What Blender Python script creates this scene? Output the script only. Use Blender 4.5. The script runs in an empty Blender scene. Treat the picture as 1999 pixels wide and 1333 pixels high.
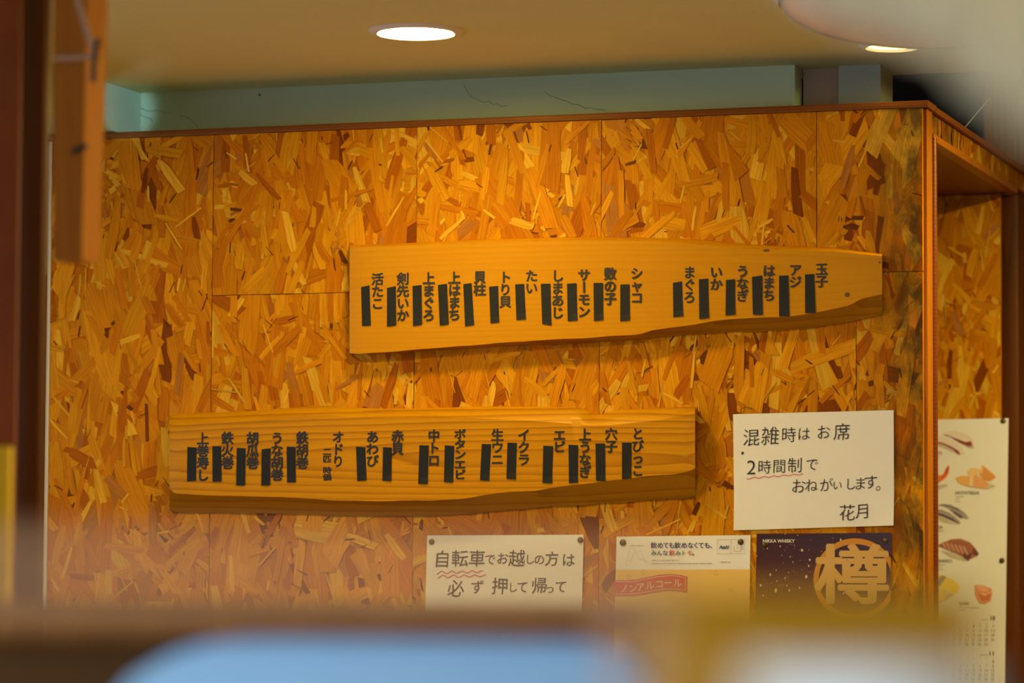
import bpy, bmesh, math, random
import numpy as np
from mathutils import Vector, Matrix

random.seed(7); np.random.seed(7)
sc = bpy.context.scene
COL = sc.collection

# ------------------------------------------------------------------ camera
F = 6500.0; CX, CY = 999.5, 666.5            # focal length in pixels of the 1999x1333 frame
yaw = math.atan((3150 - CX) / F); pitch = math.atan((1100 - CY) / F); roll = .005
FWD = np.array([-math.sin(yaw)*math.cos(pitch), math.cos(yaw)*math.cos(pitch), math.sin(pitch)])
_r = np.array([math.cos(yaw), math.sin(yaw), 0.0]); _u = np.cross(_r, FWD)
RGT = math.cos(roll)*_r + math.sin(roll)*_u
UPV = math.cos(roll)*_u - math.sin(roll)*_r
CAM = -6.24*FWD; CAM[2] = 1.45
cd = bpy.data.cameras.new('camera'); cam = bpy.data.objects.new('camera', cd); COL.objects.link(cam)
cd.sensor_fit = 'HORIZONTAL'; cd.sensor_width = 36.0; cd.lens = 36.0*F/1999.0
cd.clip_start = .05; cd.clip_end = 60
cd.dof.use_dof = True; cd.dof.focus_distance = 6.2; cd.dof.aperture_fstop = 2.8; cd.dof.aperture_blades = 0
cam.matrix_world = Matrix(((RGT[0], UPV[0], -FWD[0], CAM[0]), (RGT[1], UPV[1], -FWD[1], CAM[1]),
                           (RGT[2], UPV[2], -FWD[2], CAM[2]), (0, 0, 0, 1)))
sc.camera = cam

# ------------------------------------------------------------------ world: daylight from the open shop front behind the camera
w = bpy.data.worlds.new('daylight'); sc.world = w; w.use_nodes = True
w.node_tree.nodes['Background'].inputs[0].default_value = (.66, .86, 1.26, 1)
w.node_tree.nodes['Background'].inputs[1].default_value = 2.5
LAMP = (1.0, .75, .24)                        # warm downlights
LAMP_W = 148.0
sc.cycles.max_bounces = 6; sc.cycles.diffuse_bounces = 4; sc.cycles.glossy_bounces = 2; sc.cycles.caustics_reflective = False; sc.cycles.caustics_refractive = False
sc.view_settings.view_transform = 'Standard'; sc.view_settings.look = 'None'
sc.view_settings.exposure = 0.0; sc.view_settings.gamma = 1.0; sc.view_settings.use_curve_mapping = False

# ------------------------------------------------------------------ helpers
def ray(px, py): return FWD + RGT*(px-CX)/F - UPV*(py-CY)/F
def onaxis(px, py, ax, v):
    d = ray(px, py); return CAM + d*((v-CAM[ax])/d[ax])
def WP(px, py, off=0.0): return onaxis(px, py, 1, -off)       # a point on a plane parallel to the back wall
def AT(px, py, t): return CAM + ray(px, py)*t                 # a point at a distance
def lin(r, g, b):
    f = lambda c: (c/255/12.92) if c/255 <= .04045 else ((c/255+.055)/1.055)**2.4
    return (f(r), f(g), f(b), 1)

def tag(o, label=None, cat=None, group=None, kind=None):
    if label: o['label'] = label
    if cat: o['category'] = cat
    if group: o['group'] = group
    if kind: o['kind'] = kind
    return o
def empty(name, loc=(0, 0, 0)):
    o = bpy.data.objects.new(name, None); COL.objects.link(o); o.location = Vector([float(c) for c in loc]); o.empty_display_size = .05
    return o
def mk(name, verts, faces, mat, parent=None, smooth=None, cols=None, uvs=None, mats=None):
    """verts in world space; one mesh object; cols = one colour per face; uvs = one uv per vertex"""
    me = bpy.data.meshes.new(name)
    off = np.array(parent_world(parent)) if parent is not None else np.zeros(3)
    me.from_pydata([tuple(float(c) for c in (np.asarray(v)-off)) for v in verts], [], [tuple(f) for f in faces])
    if mat is not None: me.materials.append(mat)
    if cols is not None:
        at = me.color_attributes.new('Col', 'FLOAT_COLOR', 'CORNER')
        arr = []
        for p in me.polygons: arr += list(cols[p.index])*p.loop_total
        at.data.foreach_set('color', arr)
    if uvs is not None:
        uv = me.uv_layers.new(name='UVMap'); arr = []
        for l in me.loops: arr += [uvs[l.vertex_index][0], uvs[l.vertex_index][1]]
        uv.data.foreach_set('uv', arr)
    if smooth is not None:
        me.shade_smooth(); me.set_sharp_from_angle(angle=math.radians(smooth))
    me.update()
    o = bpy.data.objects.new(name, me); COL.objects.link(o)
    if parent is not None: o.parent = parent
    return o
def parent_world(p):
    v = np.zeros(3)
    while p is not None: v += np.array(p.location); p = p.parent
    return v
def boxvf(a, b):
    (x0, y0, z0), (x1, y1, z1) = a, b
    v = [(x0,y0,z0),(x1,y0,z0),(x1,y1,z0),(x0,y1,z0),(x0,y0,z1),(x1,y0,z1),(x1,y1,z1),(x0,y1,z1)]
    return v, [(0,3,2,1),(4,5,6,7),(0,1,5,4),(1,2,6,5),(2,3,7,6),(3,0,4,7)]
def box(name, a, b, mat, parent=None, bevel=0.0):
    a2 = [min(a[i], b[i]) for i in range(3)]; b2 = [max(a[i], b[i]) for i in range(3)]
    o = mk(name, *boxvf(a2, b2), mat, parent)
    if bevel:
        bm = bmesh.new(); bm.from_mesh(o.data)
        bmesh.ops.bevel(bm, geom=bm.edges[:], offset=bevel, segments=2, affect='EDGES', profile=.5)
        bm.to_mesh(o.data); bm.free()
        o.data.shade_smooth(); o.data.set_sharp_from_angle(angle=math.radians(40))
    return o
def lathe(prof, c, n=48, axis='z'):
    """prof = (radius, along axis) pairs; closed where the radius is 0"""
    v = []; f = []; rows = []
    for r_, h in prof:
        if r_ < 1e-7:
            rows.append([len(v)]); v.append(_ax(c, 0, 0, h, axis))
        else:
            rows.append(list(range(len(v), len(v)+n)))
            for k in range(n):
                a = 2*math.pi*k/n; v.append(_ax(c, r_*math.cos(a), r_*math.sin(a), h, axis))
    for A, B in zip(rows, rows[1:]):
        for k in range(n):
            k2 = (k+1) % n
            q = [A[k % len(A)], A[k2 % len(A)], B[k2 % len(B)], B[k % len(B)]]
            q = [i for j, i in enumerate(q) if i not in q[:j]]
            if len(q) > 2: f.append(q)
    return v, f
def _ax(c, a, b, h, axis):
    return (c[0]+a, c[1]+b, c[2]+h) if axis == 'z' else ((c[0]+a, c[1]+h, c[2]+b) if axis == 'y' else (c[0]+h, c[1]+a, c[2]+b))
def tube(pts, r_, n=8):
    v = []; f = []; pts = [np.asarray(p, float) for p in pts]
    for i, p in enumerate(pts):
        d = pts[min(i+1, len(pts)-1)] - pts[max(i-1, 0)]; d = d/np.linalg.norm(d)
        h = np.array([0, 0, 1.]) if abs(d[2]) < .9 else np.array([1., 0, 0])
        a = np.cross(d, h); a /= np.linalg.norm(a); b = np.cross(d, a)
        for k in range(n):
            t = 2*math.pi*k/n; v.append(p + r_*(math.cos(t)*a + math.sin(t)*b))
    for i in range(len(pts)-1):
        for k in range(n): f.append((i*n+k, i*n+(k+1) % n, (i+1)*n+(k+1) % n, (i+1)*n+k))
    f.append(tuple(range(n))[::-1]); f.append(tuple(range((len(pts)-1)*n, len(pts)*n)))
    return v, f

# ------------------------------------------------------------------ materials
MATS = {}
class NT:
    def __init__(s, name, rough=.6, spec=.5):
        s.m = bpy.data.materials.new(name); s.m.use_nodes = True; s.t = s.m.node_tree
        s.b = s.t.nodes['Principled BSDF']; s.b.inputs['Roughness'].default_value = rough
        s.b.inputs['Specular IOR Level'].default_value = spec; MATS[name] = s.m
    def n(s, typ, **kw):
        nd = s.t.nodes.new(typ)
        for k, v in kw.items(): setattr(nd, k, v)
        return nd
    def l(s, a, b): s.t.links.new(a, b)
    def coords(s, scale, src='Object', loc=(0, 0, 0), rot=(0, 0, 0)):
        tc = s.n('ShaderNodeTexCoord'); mp = s.n('ShaderNodeMapping')
        mp.inputs['Scale'].default_value = scale; mp.inputs['Location'].default_value = loc; mp.inputs['Rotation'].default_value = rot
        s.l(tc.outputs[src], mp.inputs[0]); return mp.outputs[0]
    def noise(s, vec, scale, detail=3, rough=.5, dist=0):
        nd = s.n('ShaderNodeTexNoise'); nd.inputs['Scale'].default_value = scale; nd.inputs['Detail'].default_value = detail
        nd.inputs['Roughness'].default_value = rough; nd.inputs['Distortion'].default_value = dist
        s.l(vec, nd.inputs['Vector']); return nd.outputs['Fac']
    def ramp(s, fac, stops):
        nd = s.n('ShaderNodeValToRGB'); e = nd.color_ramp.elements
        while len(e) < len(stops): e.new(.5)
        for i, (p, c) in enumerate(stops): e[i].position = p; e[i].color = c if len(c) == 4 else (*c, 1)
        s.l(fac, nd.inputs[0]); return nd.outputs[0]
    def mix(s, a, b, fac, mode='MIX'):
        nd = s.n('ShaderNodeMix', data_type='RGBA', blend_type=mode)
        for sock, v in ((nd.inputs[6], a), (nd.inputs[7], b), (nd.inputs[0], fac)):
            if hasattr(v, 'is_linked') or hasattr(v, 'links'): s.l(v, sock)
            else: sock.default_value = v if not isinstance(v, tuple) or len(v) == 4 else (*v, 1)
        return nd.outputs[2]
    def math(s, op, a, b=0.0):
        nd = s.n('ShaderNodeMath', operation=op)
        for sock, v in ((nd.inputs[0], a), (nd.inputs[1], b)):
            if hasattr(v, 'links'): s.l(v, sock)
            else: sock.default_value = v
        return nd.outputs[0]
    def bump(s, fac, strength=.2, dist=.002):
        nd = s.n('ShaderNodeBump'); nd.inputs['Strength'].default_value = strength; nd.inputs['Distance'].default_value = dist
        s.l(fac, nd.inputs['Height']); s.l(nd.outputs[0], s.b.inputs['Normal'])
    def col(s, c):
        if hasattr(c, 'links'): s.l(c, s.b.inputs['Base Color'])
        else: s.b.inputs['Base Color'].default_value = c if len(c) == 4 else (*c, 1)
        return s
def plain(name, c, rough=.6, spec=.5, metal=0, var=.12, scale=30):
    m = NT(name, rough, spec); v = m.noise(m.coords((1, 1, 1)), scale, 4)
    k = (1-var, 1-var, 1-var, 1)
    m.col(m.mix(c if len(c) == 4 else (*c, 1), tuple(x*(1-2*var) for x in c[:3])+(1,), v))
    m.b.inputs['Metallic'].default_value = metal; return m.m

def wood(name, light, dark, along='x', rings=26, fine=240, rough=.45, stretch=.07, dist=2.5, contrast=1.0, centre=(0, 0, 0)):
    m = NT(name, rough)
    s = {'x': (stretch, 1, 1), 'z': (1, 1, stretch), 'y': (1, stretch, 1)}[along]
    v = m.coords(s, loc=centre)
    wv = m.n('ShaderNodeTexWave', wave_type='RINGS', wave_profile='SAW')
    wv.rings_direction = {'x': 'Z', 'z': 'Z', 'y': 'Z'}[along] if False else 'SPHERICAL'
    wv.inputs['Scale'].default_value = rings; wv.inputs['Distortion'].default_value = dist; wv.inputs['Detail'].default_value = 2.5; wv.inputs['Detail Scale'].default_value = 1.3
    m.l(v, wv.inputs['Vector'])
    fn = m.noise(v, fine, 3, .6); big = m.noise(v, 6, 2)
    mid = tuple(.5*(a+b) for a, b in zip(light, dark))
    c1 = m.ramp(wv.outputs['Fac'], [(0, light), (.55, tuple(.75*a+.25*b for a, b in zip(light, dark))), (.93, mid if contrast < 1 else dark), (1, light)])
    c2 = m.mix(c1, dark, m.math('MULTIPLY', m.ramp(fn, [(.45, (0, 0, 0)), (.75, (1, 1, 1))]), .35))
    c3 = m.mix(c2, tuple(a*.72 for a in light), m.math('MULTIPLY', big, .5))
    m.col(c3); m.bump(fn, .12, .0006); m.b.inputs['Specular Tint'].default_value = (1, .6, .2, 1); return m

# OSB strand: colour of each strand rides on the mesh, grain runs along its uv
m = NT('osb_strand', .45, .22)
at = m.n('ShaderNodeAttribute', attribute_name='Col')
uvn = m.n('ShaderNodeUVMap', uv_map='UVMap'); mp = m.n('ShaderNodeMapping'); mp.inputs['Scale'].default_value = (14, 300, 1); m.l(uvn.outputs[0], mp.inputs[0])
g = m.noise(mp.outputs[0], 1.0, 4, .6)
c = m.mix(at.outputs['Color'], m.mix(at.outputs['Color'], (.58, .46, .34, 1), 1.0, 'MULTIPLY'), m.ramp(g, [(.42, (0, 0, 0)), (.80, (1, 1, 1))]))
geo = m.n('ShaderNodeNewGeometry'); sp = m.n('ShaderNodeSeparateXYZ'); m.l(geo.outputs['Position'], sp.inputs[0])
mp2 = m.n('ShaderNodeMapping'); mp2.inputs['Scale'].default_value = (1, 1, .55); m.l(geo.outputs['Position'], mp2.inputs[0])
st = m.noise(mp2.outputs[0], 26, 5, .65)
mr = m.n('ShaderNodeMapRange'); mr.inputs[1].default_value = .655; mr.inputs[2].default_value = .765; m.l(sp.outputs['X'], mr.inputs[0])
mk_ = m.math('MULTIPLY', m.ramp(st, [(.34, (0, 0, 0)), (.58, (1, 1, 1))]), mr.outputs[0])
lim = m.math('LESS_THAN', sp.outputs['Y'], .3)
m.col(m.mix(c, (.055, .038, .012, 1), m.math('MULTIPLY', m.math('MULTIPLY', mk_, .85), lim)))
m.bump(g, .25, .0008); m.b.inputs['Specular Tint'].default_value = (1, .58, .16, 1); OSB = m.m      # amber varnish

# the board under the strands (also what shows past the modelled strands)
m = NT('osb_base', .45)
vo = m.n('ShaderNodeTexVoronoi'); vo.inputs['Scale'].default_value = 22; m.l(m.coords((1, 1, .3)), vo.inputs['Vector'])
hs = m.n('ShaderNodeSeparateColor'); m.l(vo.outputs['Color'], hs.inputs[0])
m.col(m.ramp(hs.outputs[0], [(0, (.36, .10, .004)), (.5, (.50, .17, .005)), (1, (.60, .23, .006))])); m.b.inputs['Specular Tint'].default_value = (1, .58, .16, 1); OSBB = m.m

M_TRIM = wood('trim_wood', (.24, .07, .010), (.10, .026, .004), 'x', 60, 300, .5).m
M_EDGE = wood('edge_wood', (.46, .16, .008), (.22, .055, .004), 'z', 40, 220, .35, .05, 4).m
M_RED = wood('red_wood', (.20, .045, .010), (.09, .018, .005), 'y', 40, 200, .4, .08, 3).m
M_SLAB1 = wood('slab_pale_grain', (.63, .275, .0015), (.50, .19, .001), 'x', 34, 260, .42, .05, 3.0, .5, (.01, 0, -.02)).m
M_SLAB2 = wood('slab_strong_grain', (.65, .29, .002), (.34, .11, .0015), 'x', 30, 260, .42, .055, 3.4, 1, (-.012, 0, .0)).m
M_LIVE_SHADE = wood('live_edge_shaded', (.42, .19, .004), (.26, .10, .002), 'x', 22, 200, .55, .08, 5).m  # natural edge wood, darkened for the shade on the downward bevel
M_END_SHADE = wood('end_grain_shaded', (.24, .085, .003), (.13, .04, .002), 'y', 60, 200, .6, .3, 3).m  # end grain with the shade of the unlit side put into its colour
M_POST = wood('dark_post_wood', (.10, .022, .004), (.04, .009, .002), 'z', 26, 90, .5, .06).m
M_TAN = wood('tan_timber', (.50, .18, .022), (.34, .105, .012), 'z', 16, 90, .55, .05, 1.5, .5).m
M_RUST = plain('rust_panel', (.34, .075, .010), .5, var=.3, scale=9)
M_CEIL = plain('ceiling_paint', (.74, .76, .34), .8, var=.03, scale=8)
M_GREEN = plain('pale_green_paint', (.54, .68, .40), .7, var=.06, scale=7)
M_BEIGE = plain('beige_paint', (.50, .36, .22), .7, var=.06, scale=7)
M_GREY = plain('grey_green_paint', (.36, .42, .30), .7, var=.06, scale=7)
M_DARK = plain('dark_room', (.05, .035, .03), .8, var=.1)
M_FLOOR = plain('floor_tile', (.55, .42, .28), .5, var=.15, scale=6)
M_WALLC = plain('cream_wall', (.45, .32, .19), .8, var=.06, scale=5)
M_PAPER = plain('paper', (.86, .85, .80), .75, .3, var=.02, scale=40)
M_INK = plain('ink_black', (.012, .010, .009), .45, var=.1)
M_TAPE = plain('black_tape', (.009, .010, .008), .5, .3, var=.3, scale=60)
M_PEN = plain('pen_black', (.02, .018, .016), .6, var=.1)
M_REDPEN = plain('pen_red', (.62, .035, .03), .6, var=.1)
M_TACK = plain('bronze_tack', (.17, .11, .035), .38, .5, .65, var=.2, scale=300)
M_WHITE = plain('white_plastic', (.82, .80, .74), .45, var=.03)
M_WEB = plain('cobweb', (.05, .045, .03), .9, var=.1)
m = NT('print', .6, .3); at = m.n('ShaderNodeAttribute', attribute_name='Col'); m.col(at.outputs['Color']); M_PRINT = m.m
m = NT('lamp_glow', .5); m.col((.9, .9, .9, 1)); m.b.inputs['Emission Color'].default_value = (*LAMP, 1); m.b.inputs['Emission Strength'].default_value = LAMP_W; M_GLOW = m.m
m = NT('lamp_glow_soft', .5); m.col((.9, .9, .9, 1)); m.b.inputs['Emission Color'].default_value = (*LAMP, 1); m.b.inputs['Emission Strength'].default_value = 7.0; M_GLOW2 = m.m
m = NT('fill_glow_room', .5); m.col((.9, .9, .9, 1)); m.b.inputs['Emission Color'].default_value = (*LAMP, 1); m.b.inputs['Emission Strength'].default_value = LAMP_W*2.6; M_GLOW3 = m.m
m = NT('fill_glow_middle', .5); m.col((.9, .9, .9, 1)); m.b.inputs['Emission Color'].default_value = (*LAMP, 1); m.b.inputs['Emission Strength'].default_value = LAMP_W*.85; M_GLOW5 = m.m
m = NT('fill_glow_niche', .5); m.col((.9, .9, .9, 1)); m.b.inputs['Emission Color'].default_value = (*LAMP, 1); m.b.inputs['Emission Strength'].default_value = LAMP_W*4.4; M_GLOW4 = m.m

# ------------------------------------------------------------------ OSB strands
PAL = [((.70, .300, .006), 26), ((.63, .238, .004), 30), ((.56, .180, .003), 22), ((.43, .115, .003), 10), ((.22, .05, .003), 2.5), ((.78, .42, .028), 9), ((.45, .17, .025), 3)]
PC = np.array([p[0] for p in PAL]); PW = np.array([p[1] for p in PAL], float); PW /= PW.sum()
def clip(poly, x0, x1, z0, z1):
    for ax, lim, sgn in ((0, x0, 1), (0, x1, -1), (1, z0, 1), (1, z1, -1)):
        out = []
        for i in range(len(poly)):
            a, b = poly[i], poly[(i+1) % len(poly)]
            da, db = sgn*(a[ax]-lim), sgn*(b[ax]-lim)
            if da >= 0: out.append(a)
            if (da >= 0) != (db >= 0):
                t = da/(da-db); out.append((a[0]+t*(b[0]-a[0]), a[1]+t*(b[1]-a[1])))
        poly = out
        if len(poly) < 3: return []
    return poly
def strands(parent, x0, x1, z0, z1, y, cover=6.0, step=.00006, seed=1, big=1.0):
    """one sheet's surface: overlapping flakes, each lying on those under it"""
    rg = np.random.RandomState(seed)
    cell = .003; nx = int((x1-x0)/cell)+2; nz = int((z1-z0)/cell)+2
    H = np.zeros((nx, nz), np.int16)
    V = []; Fc = []; Cs = []; UV = []
    area = (x1-x0)*(z1-z0); jobs = []
    def flake(x, z, L, W_, an, c_): jobs.append((x, z, L*big, W_*big, an, c_))
    def vert(sd=.27, p=.80): return math.pi/2 + (rg.normal(0, sd) if rg.rand() < p else rg.uniform(-1.5, 1.5))
    def anyc(lo=.88, hi=1.10): return PC[rg.choice(len(PC), p=PW)]*rg.uniform(lo, hi)
    def at_(): return rg.uniform(x0-.02, x1+.02), rg.uniform(z0-.02, z1+.02)
    def cover_with(k, Ls, Ws, sd=.27, p=.8):
        acc = 0
        while acc < k*area:
            L, W_ = rg.uniform(*Ls), rg.uniform(*Ws); acc += L*W_*big*big; flake(*at_(), L, W_, vert(sd, p), anyc())
    cover_with(3.0, (.07, .14), (.018, .045)); cover_with(1.3, (.04, .10), (.008, .024), .33, .75)
    for _ in range(int(62*area)):                       # clusters of broken bits
        cx_, cz_ = at_(); rr = rg.uniform(.014, .038); tilt = vert(.5, .7)
        for _ in range(int(rg.uniform(9, 26))):
            c_ = anyc(.75, 1.15) if rg.rand() < .80 else (np.array((.78, .44, .03)) if rg.rand() < .55 else np.array((.13, .035, .006)))
            flake(cx_+rg.normal(0, rr*.6), cz_+rg.normal(0, rr*1.1), rg.uniform(.006, .030), rg.uniform(.002, .010), tilt+rg.normal(0, .55), c_)
    cover_with(.50, (.06, .125), (.016, .040), .24, .84); cover_with(.30, (.03, .075), (.006, .016), .4, .7)
    for _ in range(int(170*area)): flake(*at_(), rg.uniform(.005, .022), rg.uniform(.0008, .0026), vert(.6, .8), np.array((.12, .03, .003)))
    for _ in range(int(120*area)): flake(*at_(), rg.uniform(.015, .06), rg.uniform(.0012, .0045), vert(.45, .7), np.array((.78, .43, .03))*rg.uniform(.8, 1.1))
    for cx, cz, L, W_, ang, cc in jobs:
        a, b = L/2, W_/2
        j = lambda s: rg.uniform(-s, s)
        loc = [(-a+j(.2*b)-rg.rand()*b*.9, -b+j(.12*b)), (-.3*a, -b+j(.1*b)), (.4*a, -b+j(.15*b)), (a+j(.3*b), -b*rg.uniform(.5, 1)),
               (a+rg.rand()*b*.9, b*rg.uniform(.3, 1)), (.2*a, b+j(.12*b)), (-.5*a, b+j(.12*b)), (-a+j(.5*b), b*rg.uniform(.5, 1))]
        ca, sa = math.cos(ang), math.sin(ang)
        poly = clip([(cx+p*ca-q*sa, cz+p*sa+q*ca) for p, q in loc], x0, x1, z0, z1)
        if not poly: continue
        xs = [p[0] for p in poly]; zs = [p[1] for p in poly]
        i0, i1 = int((min(xs)-x0)/cell), int((max(xs)-x0)/cell)+1; k0, k1 = int((min(zs)-z0)/cell), int((max(zs)-z0)/cell)+1
        gx, gz = np.meshgrid(x0+np.arange(i0, i1+1)*cell-cx, z0+np.arange(k0, k1+1)*cell-cz, indexing='ij')
        uu = gx*ca+gz*sa; vv = -gx*sa+gz*ca
        msk = (abs(uu) < a+.9*b+cell) & (abs(vv) < b*1.15+cell)
        sub = H[i0:i1+1, k0:k1+1]; msk = msk[:sub.shape[0], :sub.shape[1]]
        lev = int(sub[msk].max())+1 if msk.any() else 1
        sub[msk] = lev
        n0 = len(V); ou, ov = rg.uniform(0, 50, 2)
        for p in poly:
            V.append((p[0], y-.0001-lev*step, p[1])); dx, dz = p[0]-cx, p[1]-cz
            UV.append((dx*ca+dz*sa+ou, -dx*sa+dz*ca+ov))
        # thin side walls, so a flake has an edge
        n1 = len(V)
        for p, q in zip(poly, UV[n0:n1]):
            V.append((p[0], y-.0001-(lev-1.6)*step, p[1])); UV.append(q)
        k = len(poly)
        Fc.append(tuple(range(n0, n1))); Cs.append((*cc, 1))
        for i in range(k):
            Fc.append((n0+i, n1+i, n1+(i+1) % k, n0+(i+1) % k)); Cs.append((*(cc*.55), 1))
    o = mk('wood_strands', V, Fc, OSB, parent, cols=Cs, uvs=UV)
    return tag(o, kind='stuff')

# ------------------------------------------------------------------ setting
ZT = 2.2766                     # top of the boards
ZC = 2.383                      # ceiling
XL = float(WP(99, 700)[0]); XC = .7795      # left and right end of the board wall
YN = .985                       # back wall of the niche
wb = empty('wall_back', (0, .03, 0)); tag(wb, 'partition wall of varnished strand boards behind the menu planks', kind='structure')
box('backing', (XL, .012, .02), (XC-.002, .05, ZT), M_TRIM, wb)
zs = float(WP(550, 574)[2]); zs2 = float(WP(1770, 530)[2])
sx = [XL] + [float(WP(p, 420)[0]) for p in (416.5, 814, 1174, 1594.5)] + [XC]
low = [float(WP(p, 760)[0]) for p in (413, 808.5, 1170.5, 1672)] + [XC]
ZB = 1.02
g_ = .0006
panels = [(sx[0], sx[1], ZB, ZT)]
for i in range(1, 5):
    panels.append((sx[i], sx[i+1], zs2 if i >= 3 else zs, ZT))
lows = [sx[1], low[1], low[2], low[3], XC]
for i in range(4): panels.append((lows[i], lows[i+1], ZB, (zs2 if i >= 3 else zs)))
for i, (a, b, z0, z1) in enumerate(panels):
    p = box('strand_board', (a+g_, 0, z0+g_), (b-g_, .012, z1-g_), OSBB, wb)
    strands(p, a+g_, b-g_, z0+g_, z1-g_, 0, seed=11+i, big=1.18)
box('strand_board', (XL, 0, .02), (XC-.001, .012, ZB-.001), OSBB, wb)

t = box('trim_1', (XL-.05, -.004, ZT), (XC+.012, .075, ZT+.0125), M_TRIM, None, .0012); tag(t, 'thin brown timber capping along the top of the strand boards', kind='structure')
# white edging at the left end
t = box('trim_2', (XL-.0075, -.006, .0), (XL-.0005, .02, ZT-.002), M_WHITE); tag(t, 'narrow white edge strip at the left end of the strand boards', kind='structure')

# side of the box with its opening (the niche), plane x = XC
ZN = 2.226
s_ = empty('wall_right', (XC, .5, 0)); tag(s_, 'side of the boarded partition with a deep open niche', kind='structure')
yj = .062
box('corner_board', (XC-.012, .0125, .0), (XC+.006, yj, ZT-.001), M_EDGE, s_, .0015)
vv, ff = tube([(XC+.004, yj+.010, .0), (XC+.004, yj+.010, ZN+.004)], .0085, 12); mk('bead_moulding', vv, ff, M_RED, s_, 60)
hp = box('header_board', (XC-.018, .0130+.05, ZN+.014), (XC, 2.4, ZT-.001), OSBB, s_)
box('header_capping', (XC-.03, .076, ZT), (XC+.010, 2.4, ZT+.0115), M_TRIM, s_, .001)
box('header_lip', (XC-.020, yj+.02, ZN), (XC+.005, YN, ZN+.0135), M_EDGE, s_, .001)
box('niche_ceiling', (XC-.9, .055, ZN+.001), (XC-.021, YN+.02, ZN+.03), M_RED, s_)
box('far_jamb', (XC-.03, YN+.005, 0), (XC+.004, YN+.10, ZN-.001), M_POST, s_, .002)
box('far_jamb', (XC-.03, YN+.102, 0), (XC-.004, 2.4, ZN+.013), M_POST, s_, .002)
nb = box('wall_niche', (XC-.9, YN, 0), (XC-.031, YN+.012, ZN), OSBB); tag(nb, 'strand board at the back of the niche where the calendar hangs', kind='structure')
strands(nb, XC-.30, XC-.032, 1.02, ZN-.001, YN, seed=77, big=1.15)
# header strands on the side face
def side_strands(parent):
    rg = np.random.RandomState(5); V = []; Fc = []; Cs = []; UV = []
    for i in range(260):
        cy, cz = rg.uniform(.08, 1.5), rg.uniform(ZN+.014, ZT); a = rg.uniform(.02, .06); b = rg.uniform(.006, .016)
        an = math.pi/2 + rg.normal(0, .5); ca, sa = math.cos(an), math.sin(an)
        poly = clip([(cy+p*ca-q*sa, cz+p*sa+q*ca) for p, q in ((-a, -b), (a, -.8*b), (a*.9, b), (-a*.95, b*.8))], .064, 2.3, ZN+.0145, ZT-.002)
        if not poly: continue
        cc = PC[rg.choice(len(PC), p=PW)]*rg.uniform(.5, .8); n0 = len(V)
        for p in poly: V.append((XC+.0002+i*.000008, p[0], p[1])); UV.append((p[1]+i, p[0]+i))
        Fc.append(tuple(range(n0, len(V)))); Cs.append((*cc, 1))
    return tag(mk('wood_strands', V, Fc, OSB, parent, cols=Cs, uvs=UV), kind='stuff')
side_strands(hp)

# plaster above the boards
YU = .12
def xu(px, y=YU): return float(WP(px, 160, -y)[0])
t = box('wall_upper', (-1.6, YU, ZT-.25), (xu(1545), YU+.05, ZC), M_GREEN); tag(t, 'strip of pale green painted wall above the strand boards', kind='structure')
t = box('trim_3', (xu(1545.8), YU-.006, ZT-.25), (xu(1553.5), YU+.05, ZC-.0005), M_GREEN, None, .001); tag(t, 'narrow upright painted batten at the end of the green wall', kind='structure')
t = box('wall_recess', (xu(1553.6), YU+.06, ZT-.25), (xu(1637, YU+.06), YU+.10, ZC+.05), M_BEIGE); tag(t, 'warm beige strip of wall between two green uprights', kind='structure')
t = box('wall_pillar', (xu(1637, .15), .15, ZT-.25), (xu(1719, .15), .26, ZC-.0005), M_GREY); tag(t, 'grey green square pillar beside the dark gap', kind='structure')
# left bulkhead coming towards the room
t = box('wall_left', (-1.6, -1.1, ZT+.014), (-.8215, YU-.001, ZC-.0005), M_GREEN); tag(t, 'painted bulkhead at the left end of the green wall', kind='structure')
t = box('ceiling', (-2.2, -7.2, ZC), (3.2, .30, ZC+.08), M_CEIL); tag(t, 'smooth cream painted ceiling', kind='structure')
t = box('floor', (-2.2, -7.2, -.06), (3.2, 3.6, 0), M_FLOOR); tag(t, 'floor of the restaurant', kind='structure')
wl = empty('wall_far_left', (-2.2, -2, 0)); tag(wl, 'far left wall of the room with a side window', kind='structure')
box('wall_section', (-2.26, -7.2, 0), (-2.2, -2.9, ZC), M_WALLC, wl); box('wall_section', (-2.26, -1.15, 0), (-2.2, 3.6, ZC), M_WALLC, wl)
box('wall_section', (-2.26, -2.8995, 0), (-2.2, -1.1505, 1.0), M_WALLC, wl); box('wall_section', (-2.26, -2.8995, 2.25), (-2.2, -1.1505, ZC), M_WALLC, wl)
wn = empty('window_1', (-2.23, -2.02, 1.6)); tag(wn, 'side window letting daylight into the left of the room', kind='structure')
for y0, y1, z0, z1 in ((-2.898, -2.86, 1.002, 2.248), (-1.19, -1.152, 1.002, 2.248), (-2.859, -1.191, 1.002, 1.04), (-2.859, -1.191, 2.21, 2.248), (-2.04, -2.0, 1.041, 2.209)): box('window_frame', (-2.25, y0, z0), (-2.21, y1, z1), M_WHITE, wn, .002)
t = box('wall_far_right', (3.2, -7.2, 0), (3.26, 3.6, ZC+.6), M_WALLC); tag(t, 'far right wall of the room', kind='structure')
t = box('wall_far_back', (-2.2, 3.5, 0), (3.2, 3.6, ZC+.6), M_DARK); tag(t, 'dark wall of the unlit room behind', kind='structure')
t = box('ceiling_back', (-2.2, .301, ZC+.3), (3.2, 3.6, ZC+.36), M_DARK); tag(t, 'dark ceiling of the unlit room behind', kind='structure')
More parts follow.
